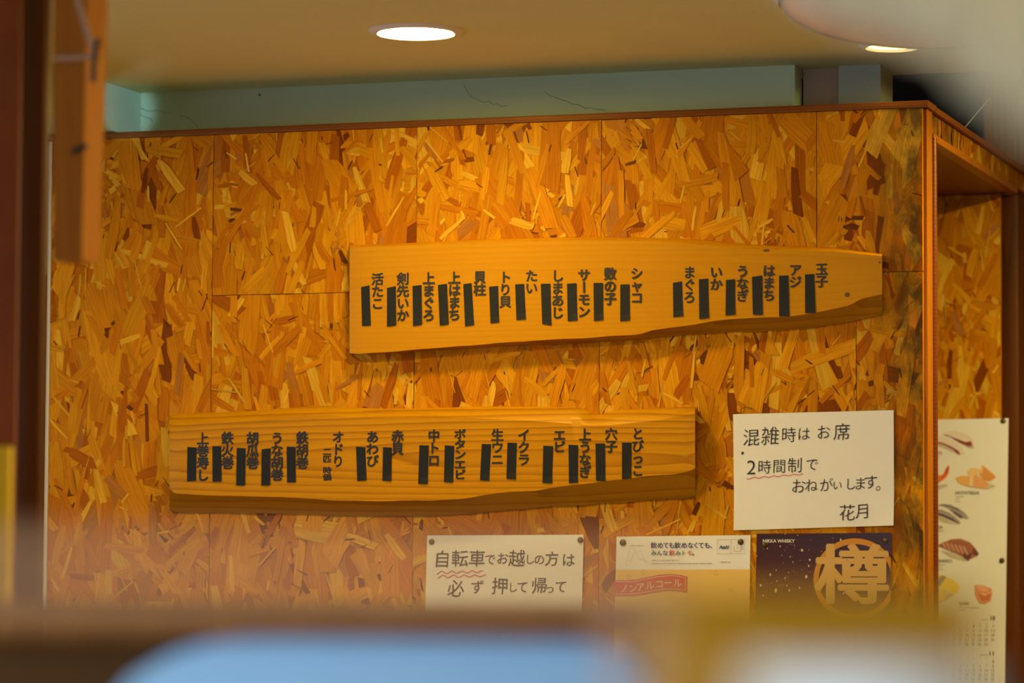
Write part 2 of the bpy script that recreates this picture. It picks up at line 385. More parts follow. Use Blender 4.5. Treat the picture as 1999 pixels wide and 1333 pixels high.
# unseen front wall, added to cut the daylight reaching the back boards
wf = empty('wall_front_added', (1.1, -3.2, 0)); tag(wf, 'added front wall with a wide opening that limits daylight on the back boards', kind='structure')
FX0, FX1, FZ0, FZ1 = .25, 2.0, .98, 2.2
box('wall_section', (-2.2, -3.26, 0), (FX0, -3.18, ZC-.0005), M_WALLC, wf); box('wall_section', (FX1, -3.26, 0), (3.2, -3.18, ZC-.0005), M_WALLC, wf)
box('wall_section', (FX0+.0005, -3.26, 0), (FX1-.0005, -3.18, FZ0), M_WALLC, wf); box('wall_section', (FX0+.0005, -3.26, FZ1), (FX1-.0005, -3.18, ZC-.0005), M_WALLC, wf)
# boarded wall seen over the header on the right
YB = 1.75
bw = empty('wall_boarded', (1.3, YB, 0)); tag(bw, 'pale boarded wall with upright grooves behind the partition', kind='structure')
bx = float(onaxis(1922, 250, 1, YB)[0]); pitch_b = .0145
pb = box('plank', (bx, YB, 0), (bx+.021, YB+.02, ZC+.28), M_TAN, bw, .0015)
for i in range(14):
    a = bx+.0225+i*pitch_b
    box('plank', (a, YB, 0), (a+pitch_b-.0014, YB+.02, ZC+.28), M_TAN, bw, .0012)
box('plank_backing', (bx+.002, YB+.021, 0), (3.19, YB+.05, ZC+.28), M_TAN, bw)

# ------------------------------------------------------------------ lamps
def downlight(c, label, r_out=.084, r_in=.065, glow=None):
    d = empty('downlight', (c[0], c[1], ZC)); tag(d, label, 'ceiling light', 'recessed ceiling downlights')
    v, f = lathe([(r_in, -.0012), (r_in+.003, -.006), (r_out-.006, -.0055), (r_out, -.0005), (r_out, 0), (r_in, 0)], (c[0], c[1], ZC-.0002), 64)
    mk('trim_ring', v, f, M_WHITE, d, 50)
    v, f = lathe([(0, -.0010), (r_in-.0005, -.0010), (r_in-.0005, -.0002), (0, -.0002)], (c[0], c[1], ZC-.0006), 48)
    mk('diffuser', [q for q in v], f, glow or M_GLOW, d)
    return d
L1 = onaxis(812, 60, 2, ZC); L2 = onaxis(1742, 88, 2, ZC)
downlight(L1, 'round recessed downlight glowing in the ceiling above the upper menu plank')
downlight(L2, 'smaller looking downlight at the right, half hidden by the white dome light', .06, .045, M_GLOW2)
for (x, y, lb) in ((-.55, -1.4, 'added fill downlight over the left part of the room, out of the picture'), (1.40, .10, 'downlight added to light the niche, beside the partition at the right, out of the picture'), (1.5, -2.0, 'added fill downlight over the right part of the room, out of the picture'),
                   (.6, -1.55, 'added fill downlight over the middle of the room in front of the menu wall')):
    downlight((x, y), lb, glow=M_GLOW4 if y > 0 else (M_GLOW5 if y == -1.55 else M_GLOW3))  # unseen fill lamps added to brighten the wall, ceiling and niche

# white dome ceiling lamp, upper right
dc = AT(1830, -25, 5.4); dc[2] = ZC
dl = empty('dome_light', dc); tag(dl, 'white round dome light fixed to the ceiling at the upper right', 'ceiling light')
prof = [(.262, 0), (.266, -.012), (.258, -.022)]; v, f = lathe(prof, dc, 72); mk('rim', v, f, M_WHITE, dl, 60)
prof = [(.256*math.cos(a), -.016-.074*math.sin(a)) for a in np.linspace(0, math.pi/2, 14)]; prof[-1] = (0, prof[-1][1])
m = NT('acrylic_dome', .12, .5); m.col((.80, .74, .66, 1)); m.b.inputs['Coat Weight'].default_value = .5
v, f = lathe(prof, dc, 72); mk('cover', v, f, m.m, dl, 60)

# ------------------------------------------------------------------ lettering
_gl = {}
def glyph(ch, bold=0.0, shear=0.0):
    k = (ch, bold, shear)
    if k not in _gl:
        cu = bpy.data.curves.new('lettering', 'FONT'); cu.body = ch; cu.resolution_u = 3; cu.offset = bold; cu.shear = shear
        cu.fill_mode = 'FRONT'
        ob = bpy.data.objects.new('lettering', cu); COL.objects.link(ob)
        me = bpy.data.meshes.new_from_object(ob.evaluated_get(bpy.context.evaluated_depsgraph_get()))
        _gl[k] = ([(v.co.x, v.co.y) for v in me.vertices], [tuple(p.vertices) for p in me.polygons])
        bpy.data.objects.remove(ob); bpy.data.curves.remove(cu); bpy.data.meshes.remove(me)
    return _gl[k]
def scale_at(px, py, off):
    a = WP(px-.5, py, off); b = WP(px+.5, py, off); c_ = WP(px, py-.5, off); d = WP(px, py+.5, off)
    return b[0]-a[0], c_[2]-d[2]
class Ink:
    """flat printing gathered into one mesh on a plane parallel to the back wall"""
    def __init__(s, off): s.off = off; s.v = []; s.f = []; s.c = []; s.k = 0
    def add(s, pts2, faces, c):
        n = len(s.v); s.v += [(x, -s.off-.00004*(s.k % 12), z) for x, z in pts2]
        for q in faces: s.f.append([n+i for i in q]); s.c.append(c)
    def ch(s, ch, px, py, w_, h_=None, bold=0.0, rot=0.0, c=(0, 0, 0, 1), shear=0.0, jit=0.0, em=(.5, .38), thick=0.0):
        h_ = h_ or w_; gv, gf = glyph(ch, bold, shear)
        p = WP(px, py, s.off); sx_, sz_ = scale_at(px, py, s.off)
        if em is None:
            xs = [q[0] for q in gv]; zs_ = [q[1] for q in gv]; em = ((min(xs)+max(xs))/2, (min(zs_)+max(zs_))/2)
        ca, sa = math.cos(rot), math.sin(rot); out = []
        for x, y in gv:
            x -= em[0]; y -= em[1]
            if jit: x += jit*math.sin(9*y+px); y += jit*math.sin(8*x+py*1.7)
            x, y = x*ca-y*sa, x*sa+y*ca
            out.append((p[0]+x*w_*sx_, p[2]+y*h_*sz_))
        s.add(out, gf, c)
        if thick:
            tx, tz = thick*w_*sx_, thick*h_*sz_
            for a in range(6):
                s.k += 1; s.add([(x+tx*math.cos(a*1.0472), z+tz*math.sin(a*1.0472)) for x, z in out], gf, c)
    def word(s, txt, px0, px1, py, h_, bold=0.0, c=(0, 0, 0, 1), shear=0.0):
        gv, gf = glyph(txt, bold, shear); xs = [q[0] for q in gv]; a, b = min(xs), max(xs)
        zz = [q[1] for q in gv]; z0, z1 = min(zz), max(zz)
        P0 = WP(px0, py, s.off); P1 = WP(px1, py, s.off); _, sz_ = scale_at(px0, py, s.off)
        s.add([(P0[0]+(x-a)/(b-a)*(P1[0]-P0[0]), P0[2]+(P1[2]-P0[2])*(x-a)/(b-a)+((y-(z0+z1)/2)/(z1-z0))*h_*sz_) for x, y in gv], gf, c)
    def poly(s, pts, c):
        s.k += 1; q = [WP(x, y, s.off) for x, y in pts]
        s.add([(p[0], p[2]) for p in q], [tuple(range(len(q)))], c)
    def blob(s, px, py, a, b, c, rot=0.0, n=14, wob=.0):
        s.poly([(px+math.cos(rot)*a*(1+wob*math.sin(3*t+px))*math.cos(t)-math.sin(rot)*b*math.sin(t), py+math.sin(rot)*a*math.cos(t)+math.cos(rot)*b*(1+wob*math.cos(2*t+py))*math.sin(t)) for t in np.linspace(0, 2*math.pi, n, endpoint=False)], c)
    def line(s, pts, w_, c):
        s.k += 1; L = []; R_ = []
        for i, p in enumerate(pts):
            a = pts[max(i-1, 0)]; b = pts[min(i+1, len(pts)-1)]; dx, dy = b[0]-a[0], b[1]-a[1]; n = math.hypot(dx, dy) or 1
            L.append((p[0]-dy/n*w_/2, p[1]+dx/n*w_/2)); R_.append((p[0]+dy/n*w_/2, p[1]-dx/n*w_/2))
        q = [WP(x, y, s.off) for x, y in L+R_]; n = len(L)
        s.add([(p[0], p[2]) for p in q], [(i, i+1, n+i+1, n+i) for i in range(n-1)], c)
    def done(s, name, parent, mat=None, label=None):
        o = mk(name, s.v, s.f, mat or M_PRINT, parent, cols=s.c)
        if label: o['label'] = label
        return o

# ------------------------------------------------------------------ menu planks
def interp(tab, xs): return np.interp(xs, [p[0] for p in tab], [p[1] for p in tab])
def plank(name, label, mat, top_s, top_f, bot_f, bot_s, xl, xr, thick, seed, rough_edge=.8, n=110):
    """live-edge plank: silhouette and front-face outlines, front face `thick` off the wall"""
    rg = np.random.RandomState(seed); s = np.linspace(0, 1, n)
    x0 = xl; x1 = xr
    xs = x0+(x1-x0)*s
    nz = np.convolve(rg.normal(0, 1, n+8), np.ones(5)/5, 'same')[4:-4]*rough_edge; nz2 = np.convolve(rg.normal(0, 1, n+8), np.ones(4)/4, 'same')[4:-4]*rough_edge
    ts, tf, bf, bs = interp(top_s, xs), interp(top_f, xs), interp(bot_f, xs)+nz, interp(bot_s, xs)+nz2
    ring = []
    yb = .0022
    for i in range(n):
        px = xs[i]
        e = max(0, 1-min(i, n-1-i)/1.5)*.0025          # rounded ends
        rows = [WP(px, ts[i]+1.5, yb), WP(px, ts[i], thick*.45), WP(px, .5*(ts[i]+tf[i])-.5, thick*.82), WP(px, tf[i], thick-e), WP(px, .66*tf[i]+.34*bf[i], thick+.0006*math.sin(i*.21)-e), WP(px, .33*tf[i]+.67*bf[i], thick+.0006*math.sin(i*.17+2)-e),
                WP(px, bf[i], thick-e), WP(px, .55*bf[i]+.45*bs[i]+nz[i]*.4, thick*.60), WP(px, bs[i], thick*.18), WP(px, bs[i]-1.0, yb)]
        ring.append(rows)
    k = len(ring[0]); V = [p for r_ in ring for p in r_]; Fc = []
    for i in range(n-1):
        for j in range(k): Fc.append((i*k+j, i*k+(j+1) % k, (i+1)*k+(j+1) % k, (i+1)*k+j))
    Fc.append(tuple(range(k))[::-1]); Fc.append(tuple((n-1)*k+j for j in range(k)))
    c = WP(.5*(xl+xr), .5*(bf[n//2]+tf[n//2]), .02)
    root = empty('menu_plank', c); tag(root, label, 'menu board', 'wooden menu planks')
    ob = mk('plank_body', V, Fc, mat, root, 28); ob.data.materials.append(M_LIVE_SHADE); ob.data.materials.append(M_END_SHADE)
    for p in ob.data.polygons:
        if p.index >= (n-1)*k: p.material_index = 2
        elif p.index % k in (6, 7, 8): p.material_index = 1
    bm = bmesh.new(); bm.from_mesh(ob.data); bmesh.ops.recalc_face_normals(bm, faces=bm.faces[:]); bm.to_mesh(ob.data); bm.free()
    ob.data.set_sharp_from_angle(angle=math.radians(28))
    return root
def tapes(root, quads, off, org, s):
    for q in quads:
        pts = [(org[0]+x/s, org[1]+y/s) for x, y in q]
        # a strip with a hair of thickness, its lower end lifting off
        V = []; Fc = []; n = 6
        for i in range(n+1):
            t = i/n; lift = .0011*max(0, t-.8)/.2
            for sd in (0, 1):
                a, b = (pts[0], pts[3]) if sd == 0 else (pts[1], pts[2])
                V.append(WP(a[0]+(b[0]-a[0])*t, a[1]+(b[1]-a[1])*t, off+.0005+lift*(1 if sd else .5)))
        m_ = len(V)
        V += [p+np.array([0, .00035, 0]) for p in V]
        for i in range(n):
            a = 2*i; Fc.append((a, a+1, a+3, a+2)); Fc.append((m_+a, m_+a+2, m_+a+3, m_+a+1))
            Fc.append((a, a+2, m_+a+2, m_+a)); Fc.append((a+1, m_+a+1, m_+a+3, a+3))
        Fc.append((0, m_, m_+1, 1)); Fc.append((2*n, 2*n+1, m_+2*n+1, m_+2*n))
        mk('tape_strip', V, Fc, M_TAPE, root)
def words(root, items, off, bold=.034):
    for txt, px, y0, y1, w_ in items:
        ink = Ink(off); n = len(txt); cellh = (y1-y0)/n
        for i, ch in enumerate(txt):
            ink.ch(ch, px, y0+(i+.5)*cellh, w_, min(cellh*1.06, w_*1.05), 0, rot=(-math.pi/2 if ch == 'ー' else 0), thick=bold)
        o = ink.done('menu_word', root, M_INK, 'black lettering reading '+txt)

T1 = .040
up = plank('menu_plank', 'upper pale menu plank, tapering to a knotty right end', M_SLAB1,
    [(682, 479), (740, 477), (800, 474), (950, 467), (1100, 463), (1250, 463.5), (1330, 466), (1400, 471), (1480, 478), (1550, 481), (1630, 484), (1680, 491), (1722, 496)],
    [(682, 483), (800, 479), (950, 472), (1100, 469), (1250, 470), (1330, 474), (1400, 481), (1480, 487), (1550, 489), (1630, 491), (1680, 496), (1722, 500)],
    [(682, 690), (700, 691), (767, 686), (880, 677), (1000, 668), (1210, 655), (1250, 652), (1275, 644), (1355, 633), (1396, 626), (1438, 622), (1534, 619), (1592, 610), (1658, 596), (1682, 583), (1722, 574)],
    [(682, 692), (767, 689), (880, 682), (1000, 675), (1190, 667), (1297, 658), (1350, 653), (1429, 648), (1482, 647), (1586, 640), (1640, 631), (1685, 623), (1722, 613)], 682.5, 1722, T1, 3)
def knot(root, px, py, a, b, off):
    V = [WP(px, py, off+.0009)]; n = 18
    for r_, h in ((.55, .0007), (1.0, -.0004)):
        V += [WP(px+a*r_*math.cos(2*math.pi*k/n)*(1+.12*math.sin(3*k)), py+b*r_*math.sin(2*math.pi*k/n), off+h) for k in range(n)]
    Fc = [(0, 1+k, 1+(k+1) % n) for k in range(n)]+[(1+k, 1+n+k, 1+n+(k+1) % n, 1+(k+1) % n) for k in range(n)]
    mk('knot', V, Fc, M_KNOT, root, 60)
M_KNOT = plain('knot_wood', (.20, .075, .006), .55, var=.3, scale=300)
knot(up, 1654, 575, 7, 6, T1); knot(up, 1496, 489, 8, 3, T1); knot(up, 1717, 512, 3, 3, T1-.002)
o_, s1 = (660, 450), 1999/550
tapes(up, [[(163,401),(223,388),(232,673),(170,676)], [(347,407),(410,394),(412,671),(346,681)], [(528,393),(592,386),(596,665),(531,677)], [(708,386),(772,377),(785,662),(721,674)],
    [(888,380),(947,372),(964,668),(900,679)], [(1071,398),(1135,393),(1143,650),(1081,658)], [(1256,381),(1321,379),(1332,628),(1265,635)], [(1438,378),(1506,376),(1513,672),(1448,662)],
    [(1624,377),(1690,373),(1696,636),(1629,643)], [(1812,371),(1878,371),(1879,632),(1815,642)]], T1+.0008, o_, s1)
tapes(up, [[(76,383),(140,381),(142,635),(75,643)], [(449,370),(514,360),(521,606),(452,614)], [(633,346),(700,340),(705,618),(636,629)], [(826,350),(889,344),(891,595),(822,604)],
    [(1010,328),(1082,318),(1085,597),(1016,598)], [(1202,320),(1268,318),(1275,610),(1202,609)], [(1386,311),(1452,308),(1461,585),(1387,586)]], T1+.0008, (1190, 450), s1)
words(up, [('活たこ', 737, 533, 604, 25), ('剣先いか', 786.5, 532, 627, 25), ('上まぐろ', 837, 531, 627, 25), ('上はまち', 887, 530, 626, 25), ('貝柱', 936.5, 528.5, 577, 25), ('トり貝', 986.5, 529, 601, 25),
    ('たい', 1037.7, 526.5, 574, 25), ('しまあじ', 1088.6, 526, 622, 25), ('サーモン', 1140, 524.6, 620, 25), ('数の子', 1191, 522, 595, 25), ('シャコ', 1243, 521.5, 593, 25), ('まぐろ', 1346, 519.5, 592, 25),
    ('いか', 1398, 519, 567, 25), ('うなぎ', 1449.4, 517.5, 589, 25), ('はまち', 1501, 516.5, 588, 25), ('アジ', 1552.6, 515, 562, 25), ('玉子', 1604, 513.5, 561, 25)], T1+.0011)

T2 = .046
lo = plank('menu_plank', 'lower thick menu plank with strong grain, hung nearer the left', M_SLAB2,
    [(330.6, 812), (343, 808.5), (392, 806), (475, 803), (557, 797), (607, 792), (668, 794), (750, 798), (860, 796), (944, 793), (1030, 794), (1136, 795), (1146, 803), (1158, 808), (1172, 808.5), (1198, 801), (1286, 796.5), (1358, 794)],
    [(330.6, 834), (392, 825), (475, 821), (557, 814), (607, 811.6), (668, 813), (750, 816), (860, 814.4), (944, 817), (1030, 821), (1115, 827), (1160, 831), (1200, 829), (1286, 820), (1358, 806)],
    [(330.6, 953), (336, 961), (343, 964), (392, 965.7), (475, 968), (544, 970), (612, 974), (667, 976.7), (750, 978.6), (860, 976.7), (901, 974), (958, 964), (1001, 959.6), (1047, 958), (1087, 950), (1144, 944), (1201, 937), (1258, 929.7), (1315, 925.4), (1343, 919.7), (1358, 913)],
    [(330.6, 993), (340, 999), (354, 1000), (447, 1000), (585, 1004), (722, 1007.8), (860, 1006.5), (915, 1002.4), (1030, 992.4), (1115, 986.7), (1201, 981), (1286, 975), (1358, 970)], 331, 1357, T2, 9)
tapes(lo, [[(203,335),(268,339),(264,574),(200,578)], [(380,330),(443,331),(445,580),(381,582)], [(553,342),(616,345),(612,609),(549,608)], [(730,352),(793,345),(790,608),(727,608)], [(907,333),(970,335),(972,586),(910,586)],
    [(1399,333),(1465,337),(1474,572),(1408,577)], [(1590,337),(1654,340),(1650,578),(1586,574)], [(1849,323),(1915,325),(1907,599),(1840,596)]], T2+.0008, (310, 780), s1)
s2 = 1999/570
tapes(lo, [[(134,312),(199,317),(190,567),(128,563)], [(387,303),(452,305),(438,554),(375,550)], [(563,294),(628,296),(620,546),(556,542)], [(808,315),(875,318),(868,571),(803,570)], [(981,309),(1046,311),(1044,567),(984,572)],
    [(1166,300),(1230,300),(1232,560),(1169,553)], [(1347,294),(1413,294),(1409,539),(1347,547)]], T2+.0008, (830, 780), s2)
words(lo, [('上巻寿し', 396, 844, 939, 25), ('鉄火巻', 444, 843, 915, 25), ('胡瓜巻', 493, 843, 915, 25), ('うな胡巻', 541, 843, 938, 25), ('鉄胡巻', 590, 842, 915, 25), ('オドり', 660, 841, 912, 24), ('二匹', 638.7, 874, 903, 17.5), ('時価', 638.7, 911, 938, 17.5),
    ('あわび', 727, 841, 911, 25), ('赤貝', 776, 839.5, 887.5, 25), ('中トロ', 847, 838, 910, 24), ('ボタンエビ', 898, 837, 936, 24), ('生ウニ', 971, 837, 908.5, 25), ('イクラ', 1022.5, 837, 909, 25), ('エビ', 1092, 837.5, 883.5, 25),
    ('上うなぎ', 1142, 836, 933, 25), ('穴子', 1193, 835, 883, 25), ('とびっこ', 1245, 834.5, 930, 24)], T2+.0011)

# ------------------------------------------------------------------ papers
def sheet(name, label, cat, corners, off, mat=None, n=14, curl=.0):
    """corners TL, TR, BR, BL in the picture, lying on a plane `off` in front of the wall"""
    c = [WP(*q, off) for q in corners]; root = empty(name, (c[0]+c[1]+c[2]+c[3])/4); tag(root, label, cat)
    V = []; Fc = []
    for j in range(n+1):
        for i in range(n+1):
            u_, v_ = i/n, j/n
            p = (1-v_)*((1-u_)*c[0]+u_*c[1])+v_*((1-u_)*c[3]+u_*c[2])
            edge = max(0, abs(u_-.5)-.42)/.08*max(0, v_-.75)/.25
            p = p+np.array([0, -curl*edge-.0002*math.sin(7*u_)*v_, 0]); V.append(p)
    m_ = len(V); V += [p+np.array([0, .00025, 0]) for p in V]
    for j in range(n):
        for i in range(n):
            a = j*(n+1)+i; Fc.append((a, a+n+1, a+n+2, a+1)); Fc.append((m_+a, m_+a+1, m_+a+n+2, m_+a+n+1))
    b_ = [i for i in range(n+1)]+[j*(n+1)+n for j in range(1, n+1)]+[n*(n+1)+i for i in range(n-1, -1, -1)]+[j*(n+1) for j in range(n-1, 0, -1)]
    for a, b in zip(b_, b_[1:]+b_[:1]): Fc.append((a, b, m_+b, m_+a))
    mk('paper_sheet', V, Fc, mat or M_PAPER, root, 30)
    return root
def tack(px, py, off, label, r_=.0056):
    c = WP(px, py, off); v, f = lathe([(0, -.0038), (r_*.45, -.0035), (r_*.82, -.0024), (r_, -.0008), (r_, -.0001), (.0008, 0), (.0006, .004), (0, .005)], c, 20, 'y')
    o = mk('thumbtack', [np.asarray(q)-c for q in v], f, M_TACK, None, 50); o.location = Vector([float(x) for x in c])
    return tag(o, label, 'thumbtack', 'bronze thumbtacks')
K = (.012, .011, .010, 1)
# crowding notice
P1 = .006
n1 = sheet('paper_notice', 'white handwritten notice about the two hour seating limit, right of the planks', 'notice', [(1431, 808.5), (1744.5, 800.5), (1745.5, 1025.5), (1433.5, 1035)], P1, curl=.006)
def cpt(org, s): return lambda x, y: (org[0]+x/s, org[1]+y/s)
q = cpt((1410, 780), 1999/589); ss = 589/1999
ROWS = [('混',190,250,104),('雑',315,240,112),('時',437,232,92),('は',538,226,82),('お',668,215,88),('席',790,212,104), ('2',190,448,118),('時',277,445,84),('間',375,440,84),('制',478,434,92),('で',592,428,80),
        ('お',502,572,90),('ね',588,568,80),('が',686,565,84),('い',760,566,62),('し',848,558,74),('ま',912,556,80),('す',982,545,90),('。',1062,556,90), ('花',825,748,100),('月',928,738,94)]
for a_, b_ in ((0, 6), (6, 11), (11, 19), (19, 21)):
  ink = Ink(P1+.0009)
  for ch, x, y, z in ROWS[a_:b_]:
    px, py = q(x, y); ink.ch(ch, px, py, z*ss*1.12, z*ss*1.16, -.004, rot=.03+random.uniform(-.03, .03), c=K, jit=.012, shear=.06, em=None if ch == '2' else (.5, .38))
  ink.done('handwriting', n1, M_PEN, 'line of felt pen handwriting reading '+''.join(r_[0] for r_ in ROWS[a_:b_]))
ink = Ink(P1+.0010); ink.line([q(160+i*11, 522-i*.85+5.5*math.sin(i*1.05)*(1-.012*i)) for i in range(35)], 1.25, (.5, .03, .03, 1)); ink.done('wavy_underline', n1, M_REDPEN, 'red wavy underline')
ink = Ink(P1+.0010); px, py = q(134, 354); ink.blob(px, py, 2.2, 3, K, .7); ink.done('pin_hole', n1, M_PEN, 'dark old pin hole')
# bicycle notice
P2 = .006
n2 = sheet('paper_notice', 'white handwritten notice about bicycles, pinned below the lower plank', 'notice', [(834, 1045), (1139.3, 1043.6), (1134.5, 1262), (828, 1264)], P2, curl=.002)
q = cpt((820, 1030), 1584/360); ss = 360/1584
ROWS = [('自',188,268,138),('転',338,262,140),('車',487,262,138),('で',600,270,92),('お',706,262,100),('越',828,262,138),('し',940,270,84),('の',1022,272,90),('方',1130,266,118),('は',1272,276,112),
        ('必',303,520,140),('ず',490,508,112),('押',683,500,138),('し',795,510,84),('て',878,508,98),('帰',1022,495,132),('っ',1112,520,88),('て',1208,505,104)]
for a_, b_ in ((0, 10), (10, 18)):
  ink = Ink(P2+.0009)
  for ch, x, y, z in ROWS[a_:b_]:
    px, py = q(x, y); ink.ch(ch, px, py, z*ss*1.08, z*ss*1.12, .002, rot=random.uniform(-.02, .04), c=K, jit=.012, shear=.05)
  ink.done('handwriting', n2, M_PEN, 'line of felt pen handwriting reading '+''.join(r_[0] for r_ in ROWS[a_:b_]))
for y0, x0, x1 in ((385, 142, 540), (420, 150, 568)):
    ink = Ink(P2+.0010); ink.line([q(x0+(x1-x0)*i/40, y0-10*i/40+13*math.sin(i*.72+1.5)*(1-i*.012)) for i in range(41)], 1.5, (.5, .03, .03, 1)); ink.done('wavy_underline', n2, M_REDPEN, 'red wavy underline')
tack(842.7, 1057.5, P2+.0003, 'bronze thumbtack in the upper left corner of the bicycle notice'); tack(1133, 1054, P2+.0003, 'bronze thumbtack in the upper right corner of the bicycle notice')

# non-alcohol drinks poster
P3 = .005
q = cpt((1180, 1030), 1999/300); ss = 300/1999
po = sheet('drinks_poster', 'cream and gold drinks poster with a red ribbon, right of the bicycle notice', 'poster', [(1203.6, 1047.3), (1465.2, 1044.3), (1459, 1425), (1195, 1428)], P3)
ink = Ink(P3+.0007)
ink.poly([q(152, 548), q(1896, 540), (1459, 1424.5), (1195.3, 1427.5)], (.84, .56, .16, 1)); ink.done('gold_field', po)
ink = Ink(P3+.0014)
RED = (.62, .075, .045, 1); PINK = (.86, .66, .52, 1)
top = [(143,680),(300,685),(420,672),(560,640),(700,613),(850,603),(980,612),(1078,636)]; bot = [(1073,846),(960,824),(850,817),(720,828),(580,855),(420,882),(300,888),(140,886)]
ink.poly([q(*p) for p in top+bot], RED)
ink.k = 3; ink.line([q(145, 697), q(300, 705), q(430, 692), q(570, 660), q(700, 634), q(850, 622), q(970, 630), q(1052, 650), q(1050, 812), q(960, 800), q(850, 794), q(720, 803), q(580, 830), q(420, 856), q(300, 864), q(142, 860)], 1.1, PINK)
for ch, x, y, r_ in (('ノ',255,788,.1),('ン',368,785,.12),('ア',470,768,.14),('ル',590,748,.12),('コ',715,730,.08),('ー',825,714,.03),('ル',950,716,-.02)):
    px, py = q(x, y); ink.ch(ch, px, py, 17.5, 17.5, .012, r_, PINK, em=(.5, .38))
ink.done('red_ribbon', po, None, 'red ribbon reading ノンアルコール')
ink = Ink(P3+.0014)
NAVY = (.03, .035, .16, 1)
for ch, x in zip('飲めても飲めなくても、', (640,725,800,873,950,1037,1120,1192,1258,1335,1412)):
    px, py = q(x, 228); ink.ch(ch, px, py, 12.6, 12.6, .014, 0, NAVY)
for ch, x, c_ in zip('みんな飲みトモ。', (640,715,792,877,957,1027,1108,1178), ((.03,.05,.14,1),(.06,.08,.15,1),(.08,.12,.2,1),(.62,.05,.03,1),(.08,.2,.2,1),(.2,.3,.06,1),(.65,.2,.03,1),(.05,.08,.2,1))):
    px, py = q(x, 326); ink.ch(ch, px, py, 11.6, 11.6, .014, 0, c_)
ink.done('headline', po, None, 'navy and coloured headline lettering')
ink = Ink(P3+.0014); GR = (.28, .25, .2, 1)
for a, b, y in ((612, 978, 424), (612, 1402, 466), (1497, 1640, 446), (330, 500, 232)):      # print too fine to read
    x = a; ink = Ink(P3+.0014)
    while x < b:
        w_ = random.uniform(10, 24); ink.line([q(x, y), q(min(x+w_, b), y-1)], random.uniform(.8, 1.6), GR); x += w_+random.uniform(4, 8)
    tag(ink.done('fine_print', po), kind='stuff')
ink = Ink(P3+.0014)
ink.line([q(1467,157), q(1830,153), q(1827,336), q(1467,338), q(1467,157)], .5, GR); ink.line([q(1646,155), q(1645,337)], .5, GR)
px0, py0 = q(1488, 250); px1, _ = q(1622, 250); ink.word('Asahi', px0, px1, py0, 7.5, .03, NAVY, .25)
ink.line([q(1682,235), q(1690,308), q(1770,306), q(1778,235)], .8, GR); ink.line([q(1720,240), q(1735,205), q(1760,190)], .7, GR); ink.line([q(1715,262), q(1755,262)], .6, GR); ink.line([q(1775,250), q(1800,255), q(1795,285), q(1772,288)], .7, GR)
ink.done('brand_box', po, None, 'outlined box with a navy wordmark and a mug drawing')
ink = Ink(P3+.0014); LG = (.52, .48, .38, 1)
for pts in ([(330,272),(400,276),(345,440),(282,430),(330,272)], [(282,440),(280,478),(325,482)], [(412,316),(470,290),(512,395),(455,420),(412,316)], [(470,400),(500,420),(560,440)], [(345,395),(330,435)], [(505,395),(530,430)]):
    ink.line([q(*p) for p in pts], .6, LG)
ink.done('glass_drawing', po, None, 'pale line drawing of two raised glasses')
for x, y, r_ in ((312, 638, 4), (510, 573, 4), (1450, 585, 4), (1640, 805, 3)):
    px, py = q(x, y); ink = Ink(P3+.0014); ink.line([(px+r_*math.cos(t), py+r_*math.sin(t)) for t in np.linspace(0, 5.5, 14)], .7, (.52, .33, .06, 1)); ink.done('bubble', po)
px, py = q(240, 193); tack(px, py, P3+.0003, 'bronze thumbtack in the upper left corner of the drinks poster', .0062)
px, py = q(1772, 185); tack(px, py, P3+.0003, 'bronze thumbtack over the mug drawing on the drinks poster', .0056)

# whisky poster
P4 = .005
q = cpt((1460, 1020), 1939/320); ss = 320/1939
m = NT('night_print', .3, .5)
tc = m.n('ShaderNodeTexCoord'); se = m.n('ShaderNodeSeparateXYZ'); m.l(tc.outputs['Object'], se.inputs[0])
mr = m.n('ShaderNodeMapRange'); mr.inputs[1].default_value = .19; mr.inputs[2].default_value = -.12; m.l(se.outputs['Z'], mr.inputs[0])
m.col(m.ramp(mr.outputs[0], [(0, (.028, .009, .016)), (.2, (.06, .017, .018)), (.45, (.15, .045, .015)), (1, (.40, .19, .04))]))
wp = sheet('whisky_poster', 'dark whisky poster with a large gold kanji in a ring, under the crowding notice', 'poster', [(1477.3, 1041.5), (1739.8, 1040), (1734, 1418), (1470, 1420)], P4, m.m)
GOLD = (.62, .27, .03, 1); GOLD2 = (.66, .40, .12, 1)
ink = Ink(P4+.0009); cx, cy = 1268, 668
def ringp(r1x, r1y, r2x, r2y, a0, a1, n=60):
    out = []; inn = []
    for t in np.linspace(a0, a1, n):
        X_ = cx+r1x*math.cos(t); xi = cx+r2x*math.cos(t)
        out.append(q(min(X_, 1690), cy+r1y*math.sin(t))); inn.append(q(min(xi, 1690), cy+r2y*math.sin(t)))
    return out, inn
a_, b_ = ringp(492, 482, 432, 414, 0, 2*math.pi)
Q = [WP(*p, ink.off) for p in a_+b_]; ink.add([(p[0], p[2]) for p in Q], [(i, i+1, 60+i+1, 60+i) for i in range(59)], GOLD)
ink.done('gold_ring', wp, None, 'gold ring cut off by the poster edge')
ink = Ink(P4+.0013); px, py = q(1262, 605); ink.ch('樽', px-6, py, 150, 122, 0, 0, GOLD2, em=None, thick=.024); ink.done('gold_kanji', wp, None, 'large gold character 樽')
ink = Ink(P4+.0013); a, py = q(176, 217); b, _ = q(555, 217); ink.word('NIKKA WHISKY', a, b, py, 6.6, .02, (.85, .80, .74, 1)); ink.done('wordmark', wp, None, 'small white lettering at the top left')
ink = Ink(P4+.0013); rg = np.random.RandomState(4)
